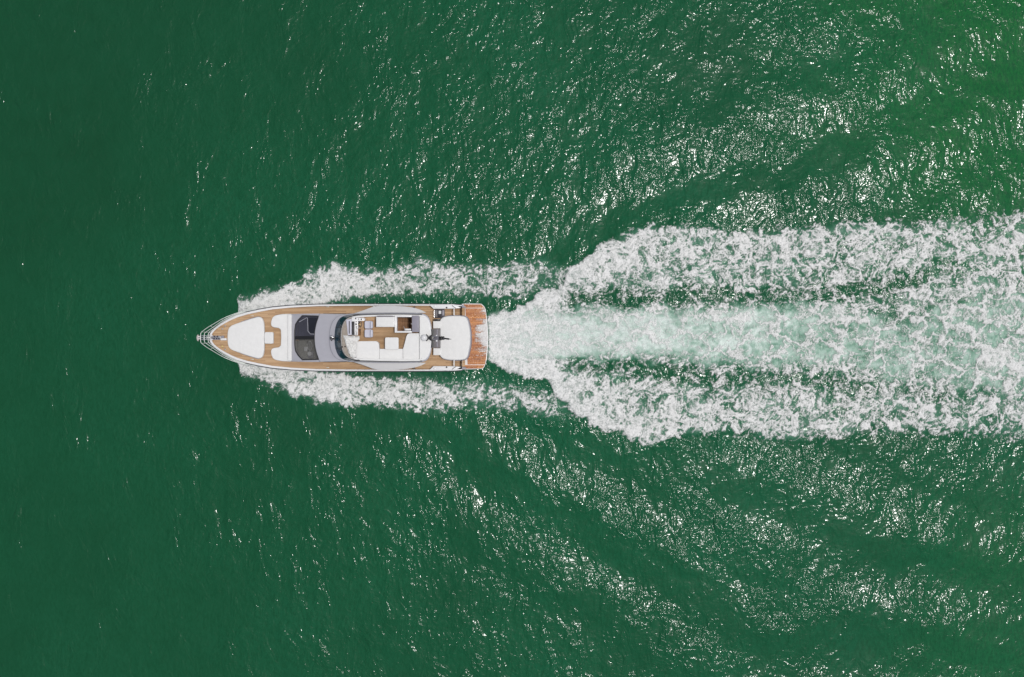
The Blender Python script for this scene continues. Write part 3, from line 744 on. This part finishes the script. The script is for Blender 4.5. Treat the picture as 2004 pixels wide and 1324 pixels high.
# ------------------------------------------------------------------ flybridge
fb = curve([(644.2, AX), (645.4, 646), (648.8, 633), (654.4, 624), (662, 618.4), (676, 614.4), (700, 612.4), (740, 611.2), (790, 611.0), (822, 612.2), (835, 616.6), (841.5, 627), (844.6, 643), (845.4, AX)], 4)
fb = fb + [q for q in flip(fb, 660.5)[::-1][1:-1]]
deck = prism('flybridge_deck', fb, 3.665, 3.93, M_LAV, .05, 3)
scr_o = curve([(654.4, AX), (655.4, 646), (658.2, 634), (662.6, 625.4), (669, 619.6), (680, 616.0), (700, 613.8), (735, 612.6), (780, 612.2), (826, 613.4)], 4)
scr_i = curve([(666.4, AX), (667.2, 648), (669.4, 637), (673, 628.6), (679, 622.4), (688, 618.6), (702, 616.2), (735, 614.8), (780, 614.4), (826, 615.2)], 4)
so = flip(scr_o, 660.5)[::-1][:-1] + scr_o; si = flip(scr_i, 660.5)[::-1][:-1] + scr_i
strips('flybridge_windscreen', [[W(a, b, 3.95) for a, b in so], [W(a, b, 4.62) for a, b in si], [W(a+.35, AX+(b-AX)*.995, 4.61) for a, b in si]], M_SCREEN)
tube('windscreen_rail', [W(a, b, 4.63) for a, b in si], .025, M_BLACK)
for b in (640, 660.5, 681): tube('windscreen_post', [W(655.2+abs(b-660.5)*.06, b, 3.97), W(666.8+abs(b-660.5)*.05, b, 4.63)], .02, M_BLACK)
# tub: rim between c1 and c2
c1 = curve([(667.2, AX), (668, 648), (670.2, 637), (673.8, 629.2), (679.6, 623.2), (688.4, 619.4), (702, 617.0), (735, 615.4), (790, 614.9), (822, 615.4), (833, 619), (839.6, 628), (843.4, 643), (844.4, AX)], 4)
def inset(pts, d, cx=755):
    out = []
    for i, (a, b) in enumerate(pts):
        p0 = Vector(pts[max(i-1, 0)][:2]); p1 = Vector(pts[min(i+1, len(pts)-1)][:2]); t = (p1-p0).normalized(); n = Vector((-t.y, t.x))
        out.append((a+n.x*d, b+n.y*d))
    return out
c2 = inset(c1, 3.6)
c2[0] = (c1[0][0]+3.6, AX); c2[-1] = (c1[-1][0]-3.6, AX)
c1f = flip(c1, 660.5)[::-1][:-1] + c1; c2f = flip(c2, 660.5)[::-1][:-1] + c2
floor = prism('flybridge_floor', c2f[::-1], 3.94, 4.0, M_TEAK, 0)
zr = 4.58
strips('flybridge_coaming', [[W(a, b, 3.9) for a, b in c1f], [W(a, b, zr-.05) for a, b in c1f], [W(a+.0, AX+(b-AX)*.996, zr) for a, b in c1f],
                             [W(a, AX+(b-AX)*1.004, zr) for a, b in c2f], [W(a, b, zr-.05) for a, b in c2f], [W(a, b, 3.98) for a, b in c2f]], M_GEL, closed_row=False)
# dash top behind the screen
dash = [(a, b) for a, b in c1f if a < 690]
dash = inset(dash, .8)
dtop = [(a, b) for a, b in dash] + [(688.0, 624), (684.5, 640), (682.4, 655), (683, 670), (688, 690), (694, 701)][0:0]
dash_poly = dash + [(690, 622.5), (686, 624), (683, 640), (682, 655), (683, 672), (687, 692), (692, 701.5)]
prism('dash_cover', dash_poly, 4.02, 4.72, M_TAUPE, .04, 3)
for (a, b) in ((669.6, 678.4), (675.2, 677.6)): lathe('dash_vent', [(0, .03), (.05, .03), (.06, 0)], W(a, b, 4.725), M_BLACK, seg=10)
prism('helm_hood', [(677, 625.5), (687.6, 623.5), (687.6, 655.4), (680.5, 655.4), (679, 640)], 4.0, 4.82, M_SEAT, .03)
prism('hood_groove', box(682.6, 684.6, 628, 652.5), 4.7, 4.835, M_DARK, .005)
prism('helm_console', rounded([(688, 621.2), (712.6, 621.2), (713.6, 627), (700.4, 628), (700.0, 656), (688, 656)], .8), 4.0, 4.78, M_GEL, .02)
prism('chart_screen', box(688.5, 693.8, 628.6, 655.2), 4.7, 4.80, M_BLACK, .01)
rng = np.random.RandomState(3)
for i, (a, b, w, h) in enumerate([(695.4, 622.6, 2, 2.8), (701.2, 624, 1.8, 1.6), (706.6, 624.4, 2.4, 2.6), (710.6, 624.2, 1.4, 1.6), (696.6, 629.2, 2.6, 1.6), (701.5, 629, 2.4, 1.4),
                                  (696.2, 634, 3, 3), (701.0, 633, 1.2, 1.2), (696.8, 639.4, 1.6, 2.6), (697.6, 643, 2.4, 1.2), (696.2, 647.6, 1.2, 2), (697, 651.4, 2, 1.6), (696.6, 654.2, 2.2, 1)]):
    prism('gauge', box(a-w/2+.6, a+w/2+.6, b-h/2, b+h/2), 4.75, 4.80, M_BLACK, .004, 1)
tube('helm_wheel', [W(705.2+2.6*math.cos(k*math.pi/8), 634.2+5.2*math.sin(k*math.pi/8), 4.84+.09*math.cos(k*math.pi/8)) for k in range(16)], .028, M_DARK, cyclic=True)
tube('wheel_hub', [W(699.6, 634.2, 4.62), W(705.2, 634.2, 4.84)], .035, M_AMBER)
tube('throttle', [W(703, 645.5, 4.5), W(705, 646.5, 4.8)], .03, M_BLACK)
prism('throttle_pod', box(700.6, 703.4, 643, 655.5), 4.0, 4.6, M_TEAKD, .02)
for (y0, y1) in ((627.6, 642.8), (644.0, 659.9)):
    prism('helm_seat', rounded(box(713.2, 728.4, y0, y1), 3.4), 4.28, 4.66, M_SEAT, .06, 4, crown=.05)
    prism('seat_back', rounded(box(724.6, 729.0, y0+1, y1-1), 1.5), 4.665, 4.98, M_SEAT, .05, 3)
    prism('seat_pedestal', box(718, 724, y0+5, y1-5), 4.0, 4.28, M_STEEL, .01)
prism('wet_bar', rounded(box(736, 771.6, 619.4, 639.4), 1.0), 4.0, 4.92, M_GEL, .03, 3)
prism('wet_bar_lid', rounded(box(737.4, 770.6, 620.6, 638.2), 1.2), 4.92, 4.945, M_CUSH, .01)
prism('wet_bar_rail', box(738, 768, 617.2, 618.6), 4.5, 4.98, M_SHELL, .02)
# stairwell opened through floor, deck and roof
for o, z in ((floor, 4.0), (deck, 3.93)): cut(o, 776.4, 805.6, 620.0, 647.4, 3.3, 4.3, 4.0)
cut(roofo, 776.4, 805.6, 620.0, 647.4, 2.3, 3.9, 4.0)
for nm, bx in (('stair_frame', box(772.4, 776.4, 616.8, 650.6)), ('stair_frame', box(776.4, 805.8, 616.8, 620.0)), ('stair_frame', box(776.4, 805.8, 647.4, 650.6))):
    prism(nm, bx, 3.95, 4.66, M_GEL, .02)
for i in range(6):
    a = 776.6+i*4.9
    prism('stair_tread', box(a, a+5.2, 620.4, 647.0), 3.80-i*.25, 3.86-i*.25, M_TEAKD, .008)
prism('stair_newel', rounded(box(792.6, 804.2, 642.6, 646.4), .8), 3.2, 4.5, M_GEL, .02)
tube('stair_handrail', [W(791.6, 646, 4.7), W(791.4, 641, 4.9), W(790, 638, 4.6)], .025, M_STEEL)
prism('stair_hatch', rounded(box(806.2, 820.0, 617.2, 649.4), .8), 4.60, 4.70, M_SHELL, .02)
prism('hatch_base', box(806.2, 820.0, 618.2, 648.4), 4.0, 4.595, M_SHELL, 0)
lathe('hatch_latch', [(0, .03), (.03, .03), (.04, 0)], W(805.8, 633.4, 4.70), M_STEEL, seg=8)
# lounges
fwd = [(688.6, 668.2), (706, 667.2), (736.5, 667.0), (741, 670.4), (742.2, 681.8), (742.2, 703.6), (712, 703.2), (699, 701.4), (692.6, 696), (688.2, 682)]
prism('forward_lounge', rounded(fwd, [2, 2, 4, 2, 1, 1, 4, 4, 3, 3], 4), 4.0, 4.50, M_CUSH, .06, 4, crown=.06)
prism('side_lounge', rounded(box(742.6, 788.2, 682.2, 704.8), [2, 1, 1, 1]), 4.0, 4.48, M_CUSH, .06, 4, crown=.05)
aftl = [(788.6, 682.0), (790.6, 676), (795.4, 656.6), (798.2, 652.6), (802, 651.6), (820.2, 651.6), (820.2, 705), (788.6, 705)]
prism('aft_lounge', rounded(aftl, [1, 3, 4, 3, 2, 1, 1, 1]), 4.0, 4.48, M_CUSH, .06, 4, crown=.05)
rim = [p for p in c2 if p[0] > 820.6]
arim = [(820.6, 618.6)] + [(a+1.5, b) for a, b in rim] + [q for q in flip([(a+1.5, b) for a, b in rim], 660.5)[::-1]] + [(820.6, 702.4)]
prism('aft_sunpad_flybridge', arim, 4.0, 4.60, M_CUSH, .06, 4, crown=.05)
prism('lounge_backrest', rounded([(700, 701.0), (742, 702.2), (790, 703.0), (822, 702.4), (822, 706.0), (790, 706.4), (742, 705.8), (704, 704.6)], 1.2), 4.45, 4.82, M_CUSH, .05, 3)
prism('flybridge_table', rounded(box(753.2, 779.8, 659.8, 683.6), 3.2), 4.58, 4.70, M_CUSH, .04, 3)
prism('table_pedestal', box(762, 771, 667, 676), 4.0, 4.58, M_STEEL, .01)
lathe('satellite_dome', [(0, .32), (.10, .30), (.19, .24), (.25, .14), (.265, .04), (.25, -.04)], W(830.2, 660.6, 4.66), M_DOME, seg=24)
tube('dome_shadow', [W(834.6, 654.4, 4.72), W(837.4, 657.4, 4.8), (W(838.2, 660.6, 4.82)), W(837.4, 663.8, 4.8), W(834.6, 666.8, 4.72)], .035, M_BLACK)  # the dome's shadow, put in as a black crescent tube
# horns on the brow ahead of the screen
prism('horn_bracket', box(651.4, 655.6, 658.6, 663.6), 3.93, 4.08, M_BLACK, .01)
for (a, b) in ((647.0, 657.2), (646.2, 661.8)):
    q0 = W(653.6, 660.8, 4.12); q1 = W(a, b, 4.12)
    tube('horn', [q0, tuple(Vector(q0)*.35+Vector(q1)*.65), q1], [.03, .045, .10], M_BLACK if b > 659 else M_STEEL, seg=12)
tube('horn', [W(654, 661.5, 4.1), W(650, 664.4, 4.1), W(648.0, 665.8, 4.1)], [.03, .035, .07], M_BLACK, seg=12)

# ------------------------------------------------------------------ mast raked over the cockpit
prism('mast_foot', [(838.2, 660.6), (841, 656.6), (845.6, 654.2), (848.2, 655.6), (848.6, 660.6), (848.2, 665.6), (845.6, 667), (841, 664.8)], 4.4, 4.86, M_BLACK, .03)
prism('mast_shroud', [(844.6, 643.5), (846.8, 645), (847.4, 660), (846.8, 679), (844.8, 680.5), (845.8, 660)], 3.5, 4.55, M_BLACK, .02)
for dy in (-3.0, 3.0): tube('mast_leg', [W(846, 660.6+dy, 4.7), W(856, 660.8+dy*.7, 5.3), W(864, 661.2+dy*.35, 5.75)], [.07, .06, .05], M_SHELL)
block('mast_head', W(864.4, 661.3, 5.8), (.42, .26, .10), M_BLACK, bev=.03)
tube('radar_bar', [W(865.6, 657.6, 5.92), W(862.4, 665.4, 5.92)], .06, M_BLACK)
tube('mast_arm', [W(864, 661.0, 5.85), W(868.4, 658.2, 5.95)], .03, M_BLACK)
tube('whip_antenna', [W(864, 661.4, 5.85), W(874, 662.6, 5.95), W(883.4, 663.4, 6.0)], [.06, .05, .012], M_BLACK)
block('antenna_pod', W(872.6, 662.3, 5.9), (.5, .12, .10), M_DARK, bev=.03, rz=-.12)
lathe('mast_light', [(0, .12), (.06, .10), (.07, 0)], W(854.6, 666.4, 5.0), M_DOME, seg=12)
lathe('navigation_light', [(0, .12), (.05, .10), (.06, 0)], W(854.2, 656.4, 4.9), M_DOME, seg=12)

# ------------------------------------------------------------------ cockpit and stern
prism('aft_bench', rounded(box(847.4, 861.4, 643.0, 680.4), 1), 1.8, 2.28, M_GREY, .03, 3)
prism('bench_seam', box(854.4, 856.4, 644.0, 679.4), 2.2, 2.30, M_SHELL, .01)
prism('bench_cushion', rounded(box(847.6, 862.4, 628.0, 642.2), .8), 1.8, 2.42, M_CUSH, .05, 3)
prism('bench_cushion', rounded(box(848.0, 862.4, 681.0, 694.6), .8), 1.8, 2.42, M_CUSH, .05, 3)
prism('bench_end_box', rounded(box(848.6, 860.2, 623.8, 627.6), .5), 1.8, 2.36, M_BLACK, .02)
cs = bpy.data.objects.new('crew_stair', None); COL.objects.link(cs); cs.parent = yacht
prism('stair_rim', rounded(box(849.2, 870.5, 604.6, 622.0), 1.2), 1.8, 1.90, M_DARK, .01, parent=cs)
prism('stair_step', box(850.4, 856.2, 606.4, 620.0), 1.9, 1.97, M_GREY, .01, parent=cs)
prism('stair_step', box(864.8, 868.6, 606.4, 617.0), 1.9, 1.95, M_SHELL, .01, parent=cs)
prism('step_pad', rounded(box(858.2, 863.6, 607.6, 614.0), .8), 1.9, 2.02, M_GEL, .02, parent=cs)
tube('step_rail', [W(a, b, 2.35) for a, b in ((849.8, 606), (849.8, 620.4))], .022, M_STEEL, parent=cs)
tube('step_rail', [W(a, b, 2.35) for a, b in ((857.2, 605.6), (857.2, 618), (863.8, 620.2))], .022, M_BLACK, parent=cs)
tube('step_rail', [W(a, b, 2.3) for a, b in ((865, 606), (864.8, 617))], .022, M_BLACK, parent=cs)
cush = curve([(861.2, AX), (861.2, 640), (861.0, 627.5), (864, 622.6), (870, 619.6), (880, 617.9), (892, 617.5), (903, 618.0), (910.6, 620.0), (914.4, 625), (917.4, 636), (919.4, 648), (919.9, AX)], 4)
cush = cush + [q for q in flip(cush, 660.9)[::-1][1:-1]]
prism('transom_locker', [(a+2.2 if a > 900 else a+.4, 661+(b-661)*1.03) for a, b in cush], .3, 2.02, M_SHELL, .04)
prism('aft_sunpad', cush, 2.03, 2.36, M_CUSH, .09, 4, crown=.14)
coam = [(839.2, 595.4), (888.4, 594.9), (902.6, 602.0), (890, 603.6), (848.2, 603.8)]
for sg in (0, 1):
    fx = (lambda p: flip(p, 659.9)) if sg else (lambda p: p)
    prism('stern_coaming', fx(coam), 1.7, 2.33, M_GEL, .03)
    for (a, b) in ((874, 601.6), (850.5, 599)): lathe('coaming_fitting', [(0, .05), (.06, .045), (.07, 0)], W(*fx([(a, b)])[0], 2.335), M_BLACK if a > 860 else M_STEEL, seg=10)
    tube('mooring_line', [W(*q, 2.36) for q in fx([(884.6, 597.2), (888, 600.2), (892.4, 602.6)])], .02, M_BLACK)
    prism('stern_step', fx(box(886, 904, 603.2, 619.5)), .5, 1.45, M_TEAK, .01)
    prism('stern_step', fx(box(904, 909.6, 602.6, 622)), .5, .95, M_TEAK, .01)
    tube('stern_gate', [W(*q, z) for q, z in zip(fx([(888.6, 604.0), (888.6, 605.2), (888.6, 615.8), (888.6, 617)]), (1.9, 2.5, 2.5, 1.9))], .045, M_GEL)
    prism('quarter', fx([(898, 597.0), (906, 596.2), (913, 600.8), (904, 602.4)]), .3, 1.0, M_SHELL, .02)
plat = [(903, 594.0), (920, 593.4), (942, 593.8), (947.6, 598.8), (950.4, 605), (952.6, 620), (954.4, 640), (954.9, 660), (954.5, 680), (952.8, 702), (949.6, 713.6), (947, 719.4), (942, 721.6), (920, 722.4), (903, 722.6)]
prism('swim_platform', rounded(plat, 1.5), .22, .52, M_GEL, .03)
# the platform is decked in three teak panels with pale seams between them
for pts in ([(907, 595.0), (941.4, 595.2), (946.8, 600.2), (948.0, 602.0), (911, 602.0)],
            [(911, 603.0), (948.4, 603.0), (950.8, 612), (953.0, 640), (953.4, 660), (953.0, 680), (951.2, 702), (949, 713), (915, 713)],
            [(907, 714.0), (948.4, 714.0), (945.8, 718.8), (941.4, 720.6), (907, 721.2)]):
    prism('platform_teak', pts, .50, .535, M_TEAKW, .004, 1)
for i in range(5):
    yy = 616+i*21.5
    prism('platform_grille', box(928.5, 947.5, yy, yy+.55), .53, .545, M_DARK, 0)

# wash running over the platform: thin sheets of foam lying on the teak
fx = np.arange(925, 957, .55); fy = np.arange(600, 724, .55)
PXg, PYg = np.meshgrid(fx, fy)
n_a = fbm(PXg/16, PYg/2.0, 3, 501, .7); n_b = fbm(PXg/3.0, PYg/2.2, 3, 502, .6); bars = fbm(PXg/26, PYg/8.5, 2, 503)
al = .95*sstep(0, .75, -.04 + .9*sstep(928, 956, PXg)*.55 + .50*n_a + .42*n_b + .55*bars + .55*np.exp(-((PYg-657)/14)**2) + .28*np.exp(-((PYg-640)/6)**2) - .3*sstep(700, 712, PYg))
al = al*sstep(926, 933, PXg)*sstep(602, 606, PYg)*sstep(716, 708, PYg)
edge = np.interp(PYg, [594, 605, 620, 640, 660, 680, 702, 714, 722], [943, 949.6, 952, 953.8, 954.3, 953.9, 952.2, 949, 941])
al = np.where(PXg > edge, 0, al)
Vx = (PXg-CX)/PXM*(H-.56)/H; Vy = (CY-PYg)/PXM*(H-.56)/H; Vz = np.full_like(Vx, .55) + .02*al
mq = al > .02; kq = (mq[:-1, :-1] | mq[:-1, 1:] | mq[1:, 1:] | mq[1:, :-1]) & (PXg[:-1, 1:] < edge[:-1, 1:])
id_ = np.arange(PXg.size).reshape(PXg.shape)
q = np.stack([id_[:-1, :-1], id_[:-1, 1:], id_[1:, 1:], id_[1:, :-1]], -1)[kq][:, ::-1]
used = np.unique(q); remap = np.zeros(PXg.size, np.int64); remap[used] = np.arange(len(used))
me = new_mesh('platform_wash', np.stack([Vx, Vy, Vz], -1).reshape(-1, 3)[used], remap[q])
set_attr(me, 'cover', al.ravel()[used]*.92); set_attr(me, 'thick', np.clip(.5+.5*al, 0, 1).ravel()[used]); me.materials.append(M_FOAM)
o = bpy.data.objects.new('platform_wash', me); COL.objects.link(o); o['kind'] = 'stuff'; o['label'] = 'thin white wash streaming over the wet teak swim platform'

# ------------------------------------------------------------------ loose things aboard
# crumpled canvas thrown over the dash beside the helm console
nu, nv = 46, 34
edge_l = [(671.2, 655.5), (672.8, 661), (675.6, 669), (678.6, 678), (681.6, 688), (686, 697), (690.5, 700.5)]
edge_r = [(692, 657.6), (704.6, 657.6), (702.4, 664.5), (699.4, 669), (697.4, 680), (696, 690), (697, 699)]
L = [edge_l[0]]; 
def along(e, t):
    k = t*(len(e)-1); i = min(int(k), len(e)-2); f = k-i
    return (e[i][0]*(1-f)+e[i+1][0]*f, e[i][1]*(1-f)+e[i+1][1]*f)
V = []; 
for j in range(nv):
    t = j/(nv-1); a = along(edge_l, t); b = along(edge_r, t)
    for i in range(nu):
        s = i/(nu-1); px = a[0]*(1-s)+b[0]*s; py = a[1]*(1-s)+b[1]*s
        xx = np.array([px/4.2]); yy = np.array([py/4.2])
        wob = float(gnoise(xx*1.1, yy*1.1, 611)[0]); f1 = float(ridge(xx*.7+.3*wob, yy*.7, 612, 2.2)[0]); f2 = float(ridge(xx*1.9, yy*1.7, 613, 2.4)[0])
        em = min(s, 1-s, t, 1-t)*9; em = min(1, em)
        base = 4.73 if px < 690 else 4.73-.16*min(1, (px-690)/6)
        base = max(base, 4.80 if py < 659 and px > 686 else 0)
        z = base + .03 + (.13*f1 + .05*f2 + .03*wob)*em
        px += 1.0*wob; py += .8*float(gnoise(xx*1.3+5, yy*1.3, 614)[0])
        w = W(px, py, z); V.append((w[0]+RX, w[1]+RY, z))
F = [(j*nu+i, j*nu+i+1, (j+1)*nu+i+1, (j+1)*nu+i) for j in range(nv-1) for i in range(nu-1)]
org = Vector(V[len(V)//2]); org.z = 4.7
me = bpy.data.meshes.new('canvas_cover'); me.from_pydata([tuple(Vector(v)-org) for v in V], [], F)
me.materials.append(M_CLOTH); me.polygons.foreach_set('use_smooth', [True]*len(F))
o = bpy.data.objects.new('canvas_cover', me); COL.objects.link(o); o.location = org
sm = o.modifiers.new('cloth_thickness', 'SOLIDIFY'); sm.thickness = .012
o['label'] = 'crumpled white canvas cover bunched beside the flybridge helm console'; o['category'] = 'cover'
